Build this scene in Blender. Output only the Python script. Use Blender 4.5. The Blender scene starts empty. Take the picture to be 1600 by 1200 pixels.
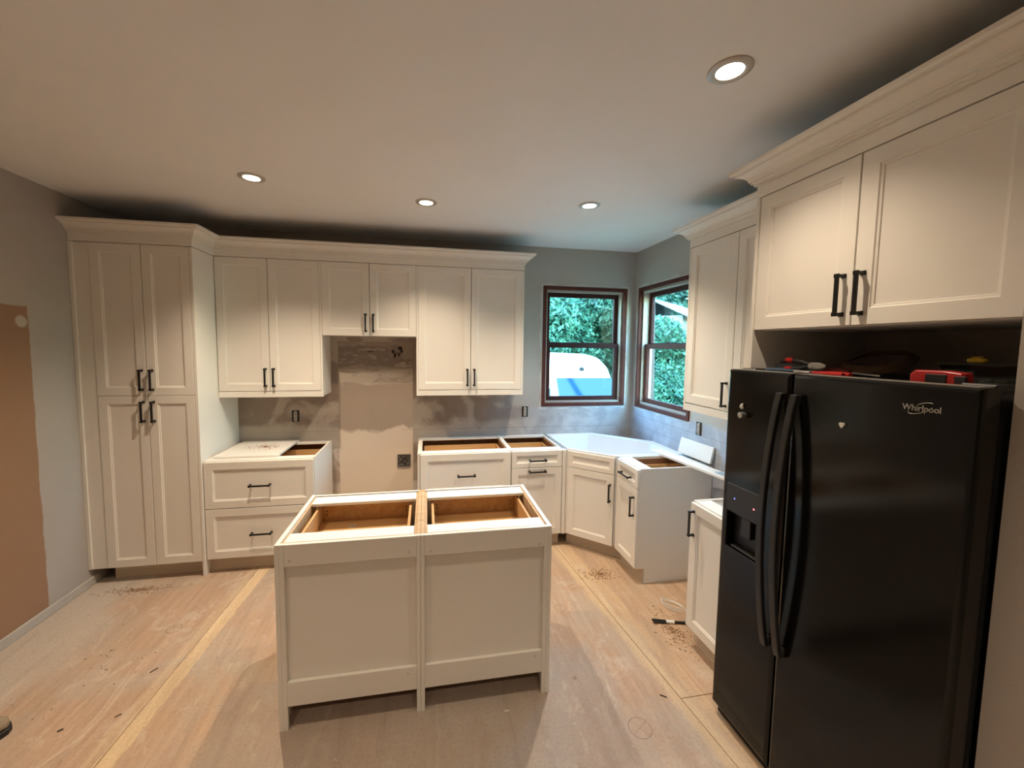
import bpy, math, random
import numpy as np
from mathutils import Matrix, Vector
R = random.Random(7)
C = bpy.context.scene.collection
scn = bpy.context.scene
PI = math.pi
# ------------------------------------------------------------------ camera
FPX, PX, PY = 624.8753, 780.2036, 588.2689
yaw, pitch, roll = 0.1812, -0.0738, 0.0120
fw = Vector((math.sin(yaw)*math.cos(pitch), math.cos(yaw)*math.cos(pitch), math.sin(pitch)))
r0 = Vector((math.cos(yaw), -math.sin(yaw), 0)); u0 = r0.cross(fw)
rr = math.cos(roll)*r0 + math.sin(roll)*u0; uu = -math.sin(roll)*r0 + math.cos(roll)*u0
cam_d = bpy.data.cameras.new('camera'); cam = bpy.data.objects.new('camera', cam_d); C.objects.link(cam)
m = Matrix.Identity(4)
for i in range(3):
    m[i][0], m[i][1], m[i][2] = rr[i], uu[i], -fw[i]
m[0][3], m[1][3], m[2][3] = 2.1315, -3.8824, 1.7562
cam.matrix_world = m
cam_d.sensor_fit = 'HORIZONTAL'; cam_d.sensor_width = 36; cam_d.lens = 36*FPX/1600
cam_d.shift_x = (800-PX)/1600; cam_d.shift_y = (PY-600)/1600; cam_d.clip_start = .02
scn.camera = cam
# ------------------------------------------------------------------ world, exposure, lamp settings
scn.view_settings.view_transform = 'Standard'; scn.view_settings.look = 'None'
scn.view_settings.gamma = 1; scn.view_settings.use_curve_mapping = False
scn.view_settings.exposure = 0.0
SKY_STRENGTH = 4.6
W = bpy.data.worlds.new('sky'); scn.world = W; W.use_nodes = True
wn = W.node_tree; bg = wn.nodes['Background']
sky = wn.nodes.new('ShaderNodeTexSky'); sky.sky_type = 'NISHITA'; sky.sun_disc = False
sky.sun_elevation = math.radians(38); sky.sun_rotation = math.radians(200); sky.air_density = 1.6; sky.dust_density = 1.0; sky.ozone_density = 2.0
tint = wn.nodes.new('ShaderNodeMix'); tint.data_type = 'RGBA'; tint.blend_type = 'MULTIPLY'; tint.inputs[0].default_value = 1
tint.inputs[7].default_value = (.62, .98, 1.12, 1)       # daylight seen with the indoor white balance
wn.links.new(sky.outputs[0], tint.inputs[6]); wn.links.new(tint.outputs[2], bg.inputs[0]); bg.inputs[1].default_value = SKY_STRENGTH
LAMP_W = 142.0; LAMP_COL = (1.0, .81, .60)
LAMPS = [(1.113, -1.202), (2.133, -1.004), (3.247, -1.184), (3.190, -2.56), (1.02, -2.62), (1.02, -4.45), (2.75, -4.45)]  # last three are unseen, added as fill light
LAMP_K = [1.05, .74, .90, .33, .34, .86, .84]      # dimming per lamp
H = 2.743; XL = -.259; XR = 4.268; ZB = .876

# ------------------------------------------------------------------ node helper
class NT:
    def __init__(s, name):
        s.m = bpy.data.materials.new(name); s.m.use_nodes = True
        s.t = s.m.node_tree; s.t.nodes.clear()
        s.out = s.t.nodes.new('ShaderNodeOutputMaterial'); s.b = s.t.nodes.new('ShaderNodeBsdfPrincipled')
        s.t.links.new(s.b.outputs[0], s.out.inputs[0])
        s.tc = s.t.nodes.new('ShaderNodeTexCoord')
        sp = s.t.nodes.new('ShaderNodeSeparateXYZ'); s.t.links.new(s.tc.outputs['Object'], sp.inputs[0])
        s.x, s.y, s.z = sp.outputs
    def put(s, sock, v):
        if isinstance(v, (int, float)): sock.default_value = v
        elif isinstance(v, tuple): sock.default_value = v if len(v) == 4 else (*v, 1)
        else: s.t.links.new(v, sock)
    def M(s, op, a, b=0., clamp=False):
        n = s.t.nodes.new('ShaderNodeMath'); n.operation = op; n.use_clamp = clamp
        s.put(n.inputs[0], a); s.put(n.inputs[1], b); return n.outputs[0]
    def noise(s, scale, detail=3, rough=.5, vec=None, dist=0):
        n = s.t.nodes.new('ShaderNodeTexNoise'); n.inputs['Scale'].default_value = scale
        n.inputs['Detail'].default_value = detail; n.inputs['Roughness'].default_value = rough; n.inputs['Distortion'].default_value = dist
        s.t.links.new(vec or s.tc.outputs['Object'], n.inputs['Vector']); return n.outputs[0]
    def stretch(s, sx, sy, sz):
        n = s.t.nodes.new('ShaderNodeMapping'); n.inputs['Scale'].default_value = (sx, sy, sz)
        s.t.links.new(s.tc.outputs['Object'], n.inputs[0]); return n.outputs[0]
    def ramp(s, v, a, b):
        n = s.t.nodes.new('ShaderNodeMapRange'); s.put(n.inputs[0], v)
        n.inputs[1].default_value = a; n.inputs[2].default_value = b; return n.outputs[0]
    def mix(s, fac, a, b):
        n = s.t.nodes.new('ShaderNodeMix'); n.data_type = 'RGBA'
        s.put(n.inputs[0], fac); s.put(n.inputs[6], a); s.put(n.inputs[7], b); return n.outputs[2]
    def band(s, v, a, b, soft):        # 1 inside a..b
        return s.M('MULTIPLY', s.ramp(v, a-soft, a+soft), s.ramp(v, b+soft, b-soft))
    def box(s, u, v, u0, u1, v0, v1, soft=.01):
        return s.M('MULTIPLY', s.band(u, u0, u1, soft), s.band(v, v0, v1, soft))
    def bump(s, h, strength=.3, dist=.01):
        n = s.t.nodes.new('ShaderNodeBump'); n.inputs['Strength'].default_value = strength; n.inputs['Distance'].default_value = dist
        s.put(n.inputs['Height'], h); s.t.links.new(n.outputs[0], s.b.inputs['Normal'])
    def set(s, col=None, rough=.5, metal=0, **k):
        if col is not None: s.put(s.b.inputs['Base Color'], col)
        s.put(s.b.inputs['Roughness'], rough); s.b.inputs['Metallic'].default_value = metal
        for a, v in k.items(): s.put(s.b.inputs[a.replace('_', ' ')], v)
        return s.m

def plain(name, col, rough=.5, metal=0, var=.06, scale=30, bump=0, **k):
    n = NT(name)
    c2 = tuple(max(0, c*(1-var*2)) for c in col)
    c = n.mix(n.noise(scale, 4), c2, tuple(min(1, c*(1+var)) for c in col))
    if bump: n.bump(n.noise(scale*6, 3), bump, .002)
    return n.set(c, rough, metal, **k)

white = plain('cabinet_white_paint', (.80, .765, .70), .42, var=.015, scale=4, bump=.05)
white_edge = plain('white_melamine', (.82, .80, .75), .5, var=.02, scale=12)
sink_white = plain('white_interior', (.82, .83, .82), .35, var=.02, scale=5)
ceil_m = plain('ceiling_paint', (.80, .79, .78), .9, var=.02, scale=3, bump=.15)
black_metal = plain('matte_black_metal', (.012, .011, .011), .38, .3, var=.1)
fridge_black = plain('gloss_black_enamel', (.004, .004, .0042), .13, var=.05, scale=400, bump=.01, Specular_IOR_Level=.3)
fridge_black.node_tree.nodes['Principled BSDF'].inputs['Coat Weight'].default_value = .0
plastic_black = plain('black_plastic', (.018, .018, .019), .4, var=.1)
cavity_black = plain('dark_plastic', (.006, .006, .007), .5)
steel = plain('brushed_steel', (.45, .44, .42), .35, .9)
dark_steel = plain('dark_galvanised_steel', (.10, .09, .08), .5, .6)
ivory = plain('ivory_receptacle', (.42, .37, .32), .4)
brown_trim = plain('brown_window_wood', (.105, .028, .020), .7, var=.25, scale=25, Specular_IOR_Level=.2)
dark_sash = plain('dark_brown_sash', (.050, .014, .011), .7, var=.2, scale=25, Specular_IOR_Level=.2)
tan_liner = plain('beige_jamb_liner', (.42, .34, .28), .5)
red_p = plain('red_plastic', (.42, .014, .014), .36)
blue_p = plain('dark_blue_rubber', (.03, .055, .10), .5)
yellow_p = plain('yellow_plastic', (.75, .50, .04), .4)
copper = plain('copper_wire', (.45, .22, .10), .4, .6)
tan_coil = plain('tan_cable', (.16, .10, .055), .6)
paper = plain('white_sticker', (.75, .73, .68), .6)
print_black = plain('black_print', (.02, .02, .02), .6)
rubber = plain('black_rubber', (.012, .01, .01), .6)
boot_tan = plain('tan_suede', (.30, .23, .15), .85, var=.2, scale=60, bump=.3)
chip_m = plain('wood_chips', (.34, .19, .09), .9, var=.5, scale=40)
dark_chip = plain('dark_debris', (.10, .06, .04), .9, var=.5, scale=40)
plaster_crumb = plain('plaster_crumbs', (.75, .72, .66), .9)
silver_print = plain('silver_lettering', (.36, .34, .30), .45, .4)

def wood(name, a, b, axis=0, rough=.5, sc=1):
    n = NT(name); st = [30*sc]*3; st[axis] = 2.2*sc
    g = n.noise(1, 5, .6, n.stretch(*st), .4)
    c = n.mix(n.ramp(g, .3, .7), a, b); n.bump(g, .12, .002)
    return n.set(c, rough)
maple = wood('maple_drawer_wood', (.52, .30, .12), (.66, .42, .20), 0)
maple_y = wood('maple_edge_wood', (.46, .25, .10), (.62, .40, .2), 1)
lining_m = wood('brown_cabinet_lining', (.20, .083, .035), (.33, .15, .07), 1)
raw_edge = wood('raw_plywood_edge', (.42, .27, .15), (.62, .45, .28), 0)
toe_m = wood('unfinished_toe_kick', (.50, .40, .29), (.60, .50, .38), 0)

def glass(name, col=(.93, .97, .97), gloss=.002):
    n = NT(name); t = n.t
    tr = t.nodes.new('ShaderNodeBsdfTransparent'); gl = t.nodes.new('ShaderNodeBsdfGlossy'); mx = t.nodes.new('ShaderNodeMixShader')
    tr.inputs[0].default_value = (*col, 1); gl.inputs['Roughness'].default_value = .03
    mx.inputs[0].default_value = gloss
    t.links.new(tr.outputs[0], mx.inputs[1]); t.links.new(gl.outputs[0], mx.inputs[2])
    t.links.new(mx.outputs[0], n.out.inputs[0]); n.t.nodes.remove(n.b); return n.m
pane_m = glass('window_glass')
clear_plastic = glass('clear_plastic', (.72, .74, .72), .07)

def emit(name, col, s):
    n = NT(name); n.set((.8, .8, .8), .4); n.b.inputs['Emission Color'].default_value = (*col, 1); n.b.inputs['Emission Strength'].default_value = s
    return n.m
bulb_m = emit('lit_halogen_lens', (1, .86, .66), 14)
led_blue = emit('blue_indicator', (.1, .15, 1), 3); led_red = emit('red_indicator', (1, .12, .18), 3)

# wall paint and patched drywall (colours that stay with the surface)
GREY = (.44, .395, .35)
def wall_paint(name, col=GREY):
    n = NT(name); c = n.mix(n.noise(2.5, 3), tuple(v*.93 for v in col), tuple(v*1.05 for v in col))
    n.bump(n.noise(160, 2), .25, .003); return n.set(c, .75)
grey_wall = wall_paint('grey_wall_paint')

def back_wall_mat():
    n = NT('patched_drywall_back')
    w1 = n.M('MULTIPLY', n.M('SUBTRACT', n.noise(5, 5, .65), .5), .12)
    w2 = n.M('MULTIPLY', n.M('SUBTRACT', n.noise(2.1, 4, .6, dist=.5), .5), .35)
    X = n.M('ADD', n.x, w1); Z = n.M('ADD', n.z, w1); Z2 = n.M('ADD', n.z, w2)
    Xs = n.M('ADD', n.x, n.M('MULTIPLY', w1, .12)); Zs = n.M('ADD', n.z, n.M('MULTIPLY', w1, .15))
    base = n.mix(n.noise(9, 4), (.275, .215, .175), (.35, .275, .225))        # bare board paper
    mud = (.60, .53, .45)
    col = n.mix(n.M('MULTIPLY', n.ramp(n.noise(3.2, 5, .55, dist=.35), .50, .56), .55), base, mud)
    # joint compound band above counter height
    col = n.mix(n.M('MULTIPLY', n.band(Z2, .80, 1.02, .03), .8), col, mud)
    col = n.mix(n.M('MULTIPLY', n.box(n.x, Z, .9, 1.34, 1.12, 1.2, .03), .6), col, mud)
    # range bay: smooth grey-brown rectangle, white below, smears above
    bay = n.box(Xs, n.z, 1.335, 2.005, .2, 1.79, .004)
    bc = n.mix(n.noise(6, 3), (.33, .26, .205), (.375, .30, .24))
    bc = n.mix(n.band(Z2, .0, .985, .015), bc, (.63, .53, .43))
    up = n.M('MULTIPLY', n.band(n.M('ADD', n.z, n.M('MULTIPLY', w2, .3)), 1.40, 1.53, .01), .9)
    bc = n.mix(up, bc, (.58, .50, .41))
    bc = n.mix(n.M('MULTIPLY', n.box(X, Z, 1.3, 1.9, 1.56, 1.75, .01), .8), bc, (.235, .185, .155))
    bc = n.mix(n.M('MULTIPLY', n.box(X, Z, 1.88, 2.05, 1.55, 1.63, .012), .9), bc, (.20, .15, .115))
    bc = n.mix(n.M('MULTIPLY', n.ramp(n.noise(7, 5, .6, n.stretch(1, 1, 3), 1.), .54, .62), n.band(n.z, 1.38, 1.85, .02)), bc, (.42, .36, .30))
    col = n.mix(bay, col, bc)
    # bay edge bead above, side strips lighter
    # painted zone: above the backsplash
    pz = n.M('MAXIMUM', n.box(Xs, Z, 2.96, 5, 1.16, 4, .02), n.band(n.z, 2.3, 5, .01))
    pz = n.M('MAXIMUM', pz, n.box(X, n.z, 4.13, 5, .98, 4, .03))
    gp = n.mix(n.noise(3, 3), tuple(v*.93 for v in GREY), tuple(v*1.05 for v in GREY))
    rs = n.M('MULTIPLY', n.band(n.x, 2.9, 5, .25), 1)                      # cooler grey board near the sink
    col = n.mix(n.M('MULTIPLY', rs, .75), col, n.mix(n.ramp(n.noise(5, 5, .6, dist=.8), .42, .6), (.33, .325, .33), (.47, .465, .455)))
    col = n.mix(pz, col, gp)
    col = n.mix(n.M('MULTIPLY', n.box(X, Z, 3.262, 4.196, 1.140, 2.386, .004), .7), col, (.62, .60, .57))
    # seams, pencil lines, old screw holes
    line = n.box(n.x, n.M('ADD', n.z, n.M('MULTIPLY', n.x, .004)), 1.9, 4.1, .962, .965, .0008)
    col = n.mix(n.M('MULTIPLY', line, .7), col, (.12, .10, .09))
    col = n.mix(n.M('MULTIPLY', n.box(n.x, n.z, .6, 1.34, .955, .958, .0008), .5), col, (.2, .15, .11))
    # ragged holes where wires came through
    for hx, hz, ha, hb in ((1.888, 1.733, .020, .017), (1.905, 1.705, .010, .02), (1.823, 1.700, .012, .018), (1.84, 1.668, .010, .02), (1.878, 1.67, .012, .012), (1.62, 1.698, .03, .004)):
        d = n.M('ADD', n.M('POWER', n.M('DIVIDE', n.M('SUBTRACT', n.M('ADD', n.x, n.M('MULTIPLY', w1, .25)), hx), ha), 2), n.M('POWER', n.M('DIVIDE', n.M('SUBTRACT', n.z, hz), hb), 2))
        col = n.mix(n.ramp(d, 1.1, .7), col, (.02, .012, .01))
    n.bump(n.noise(5, 5, .65), .25, .01)
    return n.set(col, .85)

def right_wall_mat():
    n = NT('patched_drywall_right')
    w1 = n.M('MULTIPLY', n.M('SUBTRACT', n.noise(5, 5, .65), .5), .12)
    Z = n.M('ADD', n.z, w1)
    gp = n.mix(n.noise(3, 3), tuple(v*.93 for v in GREY), tuple(v*1.05 for v in GREY))
    bare = n.mix(n.ramp(n.noise(5, 5, .6, dist=1), .42, .6), (.37, .40, .46), (.46, .50, .56))
    col = n.mix(n.band(Z, -1, 1.17, .02), gp, bare)
    col = n.mix(n.M('MULTIPLY', n.box(n.M('ADD', n.y, w1), Z, -.97, -.06, 1.140, 2.386, .004), .7), col, (.62, .60, .57))
    for zz in (.965, 1.075, .90):
        ln = n.box(n.y, n.z, -2.2, -.1, zz, zz+.003, .0008)
        col = n.mix(n.M('MULTIPLY', ln, .6), col, (.14, .13, .12))
    ln = n.box(n.y, n.z, -1.0, -.996, .96, 1.16, .0008); col = n.mix(n.M('MULTIPLY', ln, .4), col, (.2, .19, .18))
    n.bump(n.noise(5, 5, .65), .2, .01)
    return n.set(col, .8)

def left_wall_mat():
    n = NT('grey_wall_with_bare_patch')
    w1 = n.M('MULTIPLY', n.M('SUBTRACT', n.noise(7, 4, .6), .5), .03)
    gp = n.mix(n.noise(3, 3), tuple(v*.93 for v in GREY), tuple(v*1.05 for v in GREY))
    br = n.mix(n.noise(3, 3), (.30, .175, .10), (.34, .20, .12))
    col = n.mix(n.box(n.M('ADD', n.y, w1), n.M('ADD', n.z, w1), -3.4, -.947, .05, 1.968, .003), gp, br)
    d = n.M('ADD', n.M('POWER', n.M('SUBTRACT', n.M('ADD', n.y, w1), -.99), 2), n.M('POWER', n.M('SUBTRACT', n.z, 1.875), 2))
    col = n.mix(n.ramp(d, .0016, .0008), col, (.5, .44, .36))
    n.bump(n.noise(160, 2), .25, .003)
    return n.set(col, .8)

def floor_mat():
    n = NT('stained_plywood_subfloor')
    g = n.noise(1, 5, .6, n.stretch(26, 1.6, 1), .5)
    w = n.M('MULTIPLY', n.M('SUBTRACT', n.noise(2.3, 5, .6), .5), .5)
    w1 = n.M('MULTIPLY', n.M('SUBTRACT', n.noise(9, 5, .6), .5), .05)
    base = n.mix(n.ramp(g, .3, .7), (.43, .29, .20), (.52, .37, .26))
    base = n.mix(n.M('MULTIPLY', n.ramp(n.noise(1.6, 5, .62, dist=.6), .44, .62), .8), base, (.45, .375, .305))   # thinset haze
    base = n.mix(n.M('MULTIPLY', n.ramp(n.noise(5.5, 5, .7, dist=.8), .56, .66), .45), base, (.60, .52, .43))
    # dusty pale edge along the left wall
    base = n.mix(n.M('MULTIPLY', n.ramp(n.M('ADD', n.x, n.M('ADD', w, n.M('MULTIPLY', n.y, .05))), .16, -.06), .8), base, (.52, .46, .39))
    # bare clean strips where flooring was cut: along both long seams
    yel = n.mix(n.ramp(g, .3, .7), (.60, .44, .27), (.72, .56, .37))
    s1 = n.band(n.M('ADD', n.x, n.M('ADD', w1, n.M('MULTIPLY', n.y, -.045))), .862, .945, .004)
    s1b = n.M('MULTIPLY', n.band(n.M('ADD', n.x, n.M('ADD', w1, n.M('MULTIPLY', n.y, -.045))), .81, .862, .012), .35)
    q = n.M('ADD', n.x, n.M('ADD', w1, n.M('MULTIPLY', n.M('ADD', n.y, .788), .0912)))
    s2 = n.band(q, 3.215, 3.315, .02); s2b = n.band(q, 3.33, 3.40, .012)
    base = n.mix(s1, base, yel); base = n.mix(s1b, base, yel)
    base = n.mix(n.M('MULTIPLY', s2, .7), base, yel); base = n.mix(n.M('MULTIPLY', s2b, .5), base, yel)
    # warm bare plywood on the right side
    base = n.mix(n.M('MULTIPLY', n.ramp(q, 3.30, 3.36), .45), base, n.mix(n.ramp(g, .3, .7), (.50, .32, .19), (.62, .42, .25)))
    base = n.mix(n.M('MULTIPLY', n.M('MULTIPLY', n.ramp(n.M('ADD', n.y, w1), -1.86, -1.95), n.ramp(q, 3.4, 3.5)), n.M('MULTIPLY', n.ramp(n.noise(7, 4), .4, .6), .6)), base, (.62, .54, .45))
    # greyer middle field: the island's shade put into the floor colour
    fld = n.M('MULTIPLY', n.box(n.M('ADD', n.x, n.M('MULTIPLY', w, .8)), n.M('ADD', n.y, n.M('MULTIPLY', w, .8)), 1.15, 3.10, -6, -1.75, .03), .55)
    base = n.mix(fld, base, n.mix(n.noise(12, 4), (.36, .305, .26), (.43, .37, .32)))
    # specks, splashes, knots
    base = n.mix(n.ramp(n.noise(38, 3, .6), .73, .76), base, (.70, .65, .58))
    base = n.mix(n.M('MULTIPLY', n.ramp(n.noise(17, 4, .7, dist=.5), .68, .72), .6), base, (.20, .13, .09))
    base = n.mix(n.M('MULTIPLY', n.ramp(n.noise(1, 5, .7, n.stretch(9, 1.3, 1), .8), .50, .68), .38), base, (.30, .22, .17))
    base = n.mix(n.M('MULTIPLY', n.ramp(n.noise(1, 5, .7, n.stretch(7, 2.0, 1), 1.2), .60, .72), .5), base, (.66, .58, .48))
    base = n.mix(n.M('MULTIPLY', n.ramp(n.noise(70, 4, .7), .50, .72), .35), base, (.22, .16, .12))
    # carpenter's pencilled circles
    for cx, cy, rad in ((3.105, -2.30, .052), (.60, -1.22, .04), (3.02, -1.42, .035)):
        dx = n.M('SUBTRACT', n.x, cx); dy = n.M('SUBTRACT', n.y, cy)
        dd = n.M('SQRT', n.M('ADD', n.M('MULTIPLY', dx, dx), n.M('MULTIPLY', dy, dy)))
        ring = n.band(dd, rad-.0015, rad+.0015, .0012)
        ins = n.ramp(dd, rad+.002, rad-.002)
        x1 = n.M('MULTIPLY', n.band(n.M('ADD', dx, n.M('MULTIPLY', dy, .5)), -.001, .001, .0012), ins)
        x2 = n.M('MULTIPLY', n.band(n.M('SUBTRACT', dy, n.M('MULTIPLY', dx, .6)), -.001, .001, .0012), ins)
        base = n.mix(n.M('MULTIPLY', n.M('MAXIMUM', ring, n.M('MAXIMUM', x1, x2)), .7), base, (.12, .09, .08))
    n.bump(n.M('ADD', g, n.noise(14, 4)), .3, .004)
    return n.set(base, .85, Specular_IOR_Level=.2)

# ------------------------------------------------------------------ mesh helper
class MB:
    def __init__(s): s.v = []; s.f = []
    def add(s, vs, fs):
        k = len(s.v); s.v += [tuple(p) for p in vs]; s.f += [tuple(i+k for i in q) for q in fs]; return s
    def box(s, x0, x1, y0, y1, z0, z1):
        x0, x1 = min(x0, x1), max(x0, x1); y0, y1 = min(y0, y1), max(y0, y1); z0, z1 = min(z0, z1), max(z0, z1)
        return s.add([(x0,y0,z0),(x1,y0,z0),(x1,y1,z0),(x0,y1,z0),(x0,y0,z1),(x1,y0,z1),(x1,y1,z1),(x0,y1,z1)],
                     [(3,2,1,0),(4,5,6,7),(0,1,5,4),(1,2,6,5),(2,3,7,6),(3,0,4,7)])
    def loops(s, L, cap0=True, cap1=True, closed=False):
        n = len(L[0]); vs = [p for l in L for p in l]; fs = []
        cnt = len(L) if closed else len(L)-1
        for i in range(cnt):
            a = i*n; b = ((i+1) % len(L))*n
            for j in range(n):
                k = (j+1) % n; fs.append((a+j, a+k, b+k, b+j))
        if not closed:
            if cap0: fs.append(tuple(range(n-1, -1, -1)))
            if cap1: fs.append(tuple((len(L)-1)*n+j for j in range(n)))
        return s.add(vs, fs)
    def tube(s, pts, r, n=8, flat=1.0, cap=True, closed=False):
        P = [Vector(p) for p in pts]; L = []; prev = None
        for i, p in enumerate(P):
            a = P[i-1] if (i or closed) else P[i]; b = P[(i+1) % len(P)] if (i < len(P)-1 or closed) else P[i]
            t = (b-a).normalized()
            if prev is None:
                up = Vector((0, 0, 1)) if abs(t.z) < .9 else Vector((1, 0, 0)); e1 = t.cross(up).normalized()
            else: e1 = (prev - t*prev.dot(t)).normalized()
            prev = e1; e2 = t.cross(e1); rad = r[i] if isinstance(r, (list, tuple)) else r
            L.append([p + e1*rad*math.cos(2*PI*j/n) + e2*rad*flat*math.sin(2*PI*j/n) for j in range(n)])
        return s.loops(L, cap, cap, closed)
    def lathe(s, prof, n=20, c=(0, 0, 0), cap0=True, cap1=True):   # prof: (r,z)
        return s.loops([[(c[0]+r*math.cos(2*PI*j/n), c[1]+r*math.sin(2*PI*j/n), c[2]+z) for j in range(n)] for r, z in prof], cap0, cap1)
    def xf(s, M_):
        s.v = [tuple(M_ @ Vector(p)) for p in s.v]; return s
    def prism(s, poly, z0, z1):
        return s.loops([[(x, y, z0) for x, y in poly], [(x, y, z1) for x, y in poly]])
    def build(s, name, mat, parent=None, bevel=0, smooth=False, seg=1, **props):
        me = bpy.data.meshes.new(name); me.from_pydata(s.v, [], s.f); me.update()
        import bmesh
        bm = bmesh.new(); bm.from_mesh(me); bmesh.ops.recalc_face_normals(bm, faces=bm.faces[:]); bm.to_mesh(me); bm.free()
        if mat is not None: me.materials.append(mat)
        o = bpy.data.objects.new(name, me); C.objects.link(o)
        if parent: o.parent = parent
        if smooth:
            for p in me.polygons: p.use_smooth = True
            me.set_sharp_from_angle(angle=math.radians(38))
        if bevel:
            b = o.modifiers.new('bevel', 'BEVEL'); b.width = bevel; b.segments = seg; b.limit_method = 'ANGLE'; b.angle_limit = math.radians(50)
        for k, v in props.items(): o[k] = v
        return o

def thing(name, label, cat, loc=(0, 0, 0), rz=0, group=None, parts=None):
    o = bpy.data.objects.new(name, None); C.objects.link(o); o.location = loc; o.rotation_euler = (0, 0, rz)
    o.empty_display_size = .05; o['label'] = label; o['category'] = cat; o['kind'] = 'thing'
    if group: o['group'] = group
    return o
def tag(o, label, cat, group=None):
    o['label'] = label; o['category'] = cat; o['kind'] = 'thing'
    if group: o['group'] = group
    return o
def struct(o): o['kind'] = 'structure'; return o

# ------------------------------------------------------------------ room shell
def walls_with_holes(name, mat, axis, a0, a1, z0, z1, w0, w1, holes, pieces_y=None):
    mb = MB()
    cuts = sorted({a0, a1, *[h[0] for h in holes], *[h[1] for h in holes]})
    for i in range(len(cuts)-1):
        p, q = cuts[i], cuts[i+1]; hz = [h for h in holes if h[0] <= p and h[1] >= q]
        zs = [(z0, z1)] if not hz else [(z0, hz[0][2]), (hz[0][3], z1)]
        for s, e in zs:
            mb.box(p, q, w0, w1, s, e) if axis == 'x' else mb.box(w0, w1, p, q, s, e)
    return struct(mb.build(name, mat))
W1 = (3.278, 4.176, 1.160, 2.368); W2 = (-.951, -.083, 1.160, 2.368)
YF = -6.6
walls_with_holes('wall_back', back_wall_mat(), 'x', XL-.14, XR+.14, 0, H, 0, .14, [W1])
walls_with_holes('wall_right', right_wall_mat(), 'y', -3.30, 0, 0, H, XR, XR+.14, [W2])
walls_with_holes('wall_left', left_wall_mat(), 'y', YF, 0, 0, H, XL-.14, XL, [])
walls_with_holes('wall_front', grey_wall, 'x', XL-.14, 3.75, 0, H, YF-.14, YF, [])
struct(MB().box(3.585, 3.75, YF, -3.30, 0, H).box(3.585, XR+.14, -3.30, -3.1325, 0, H).build('wall_alcove', grey_wall))
struct(MB().box(XL-.14, XR+.14, YF-.14, .14, H, H+.1).build('ceiling', ceil_m))
fl_m = floor_mat()
flo = struct(MB().box(XL-.14, XR+.14, YF-.14, .14, -.12, -.019).build('floor', plain('joist_gap_dark', (.05, .035, .025), .9)))
def seam(y): return 3.264 + (-.788-y)*.0912
def sheet(poly): return MB().prism(poly, -.018, 0).build('plywood_sheet', fl_m, flo, bevel=.0012)
g = .0016
def lx(y): return .805 + .040*(y+1.35)
sheet([(XL, YF), (lx(YF)-g, YF), (lx(0)-g, 0), (XL, 0)])
sheet([(lx(YF)+g, YF), (seam(YF)-g, YF), (seam(0)-g, 0), (lx(0)+g, 0)])
sheet([(seam(-2.19)+g, -2.19+g), (XR, -2.19+g), (XR, 0), (seam(0)+g, 0)])
sheet([(seam(YF)+g, YF), (XR, YF), (XR, -2.19-g), (seam(-2.19)+g, -2.19-g)])
struct(MB().box(XL, XL+.016, YF, -.56, 0, .060).build('baseboard_left', plain('dusty_baseboard', (.50, .46, .40), .7, var=.12, scale=9, bump=.3), bevel=.004))

def window(idx, u0, u1, z0, z1, M_, glassy=pane_m):
    """local: x across, y outward, z up"""
    nm = 'window_%d' % idx
    root = bpy.data.objects.new(nm, None); C.objects.link(root); root.matrix_world = M_; root['kind'] = 'structure'
    def ring(name, mat, a, b, c, d_, w, y0, y1, bev=.002, wb=None):
        wb = wb or w; mb = MB()
        mb.box(a, a+w, y0, y1, c, d_).box(b-w, b, y0, y1, c, d_).box(a+w, b-w, y0, y1, d_-w, d_).box(a+w, b-w, y0, y1, c, c+wb)
        return mb.build(name, mat, root, bevel=bev)
    ring('window_frame', brown_trim, u0, u1, z0, z1, .034, -.012, .021)
    ring('jamb_liner', tan_liner, u0+.004, u1-.004, z0+.004, z1-.004, .048, .022, .135, .001)
    zm = z0 + (z1-z0)*.513
    a, b = u0+.053, u1-.053
    up = ring('sash', dark_sash, a, b, zm-.012, z1-.053, .044, .088, .118)
    lo = ring('sash', brown_trim if idx == 2 else dark_sash, a, b, z0+.054, zm+.022, .046, .052, .082, wb=.042)
    up.name = 'upper_sash'; lo.name = 'lower_sash'
    MB().box(a+.046, b-.046, .101, .105, zm+.034, z1-.092).build('pane', glassy, up)
    MB().box(a+.044, b-.044, .065, .069, z0+.094, zm-.022).build('pane', glassy, lo)
    c_ = (a+b)/2
    lk = MB().box(c_-.03, c_+.03, .054, .080, zm+.022, zm+.030).box(c_-.012, c_+.012, .056, .078, zm+.030, zm+.040)
    lk.build('sash_lock', dark_sash, lo, bevel=.003)
    return root
window(1, W1[0], W1[1], W1[2], W1[3], Matrix.Identity(4))
window(2, 0, W2[1]-W2[0], W2[2], W2[3], Matrix.Translation((XR, W2[1], 0)) @ Matrix.Rotation(-PI/2, 4, 'Z'))

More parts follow.
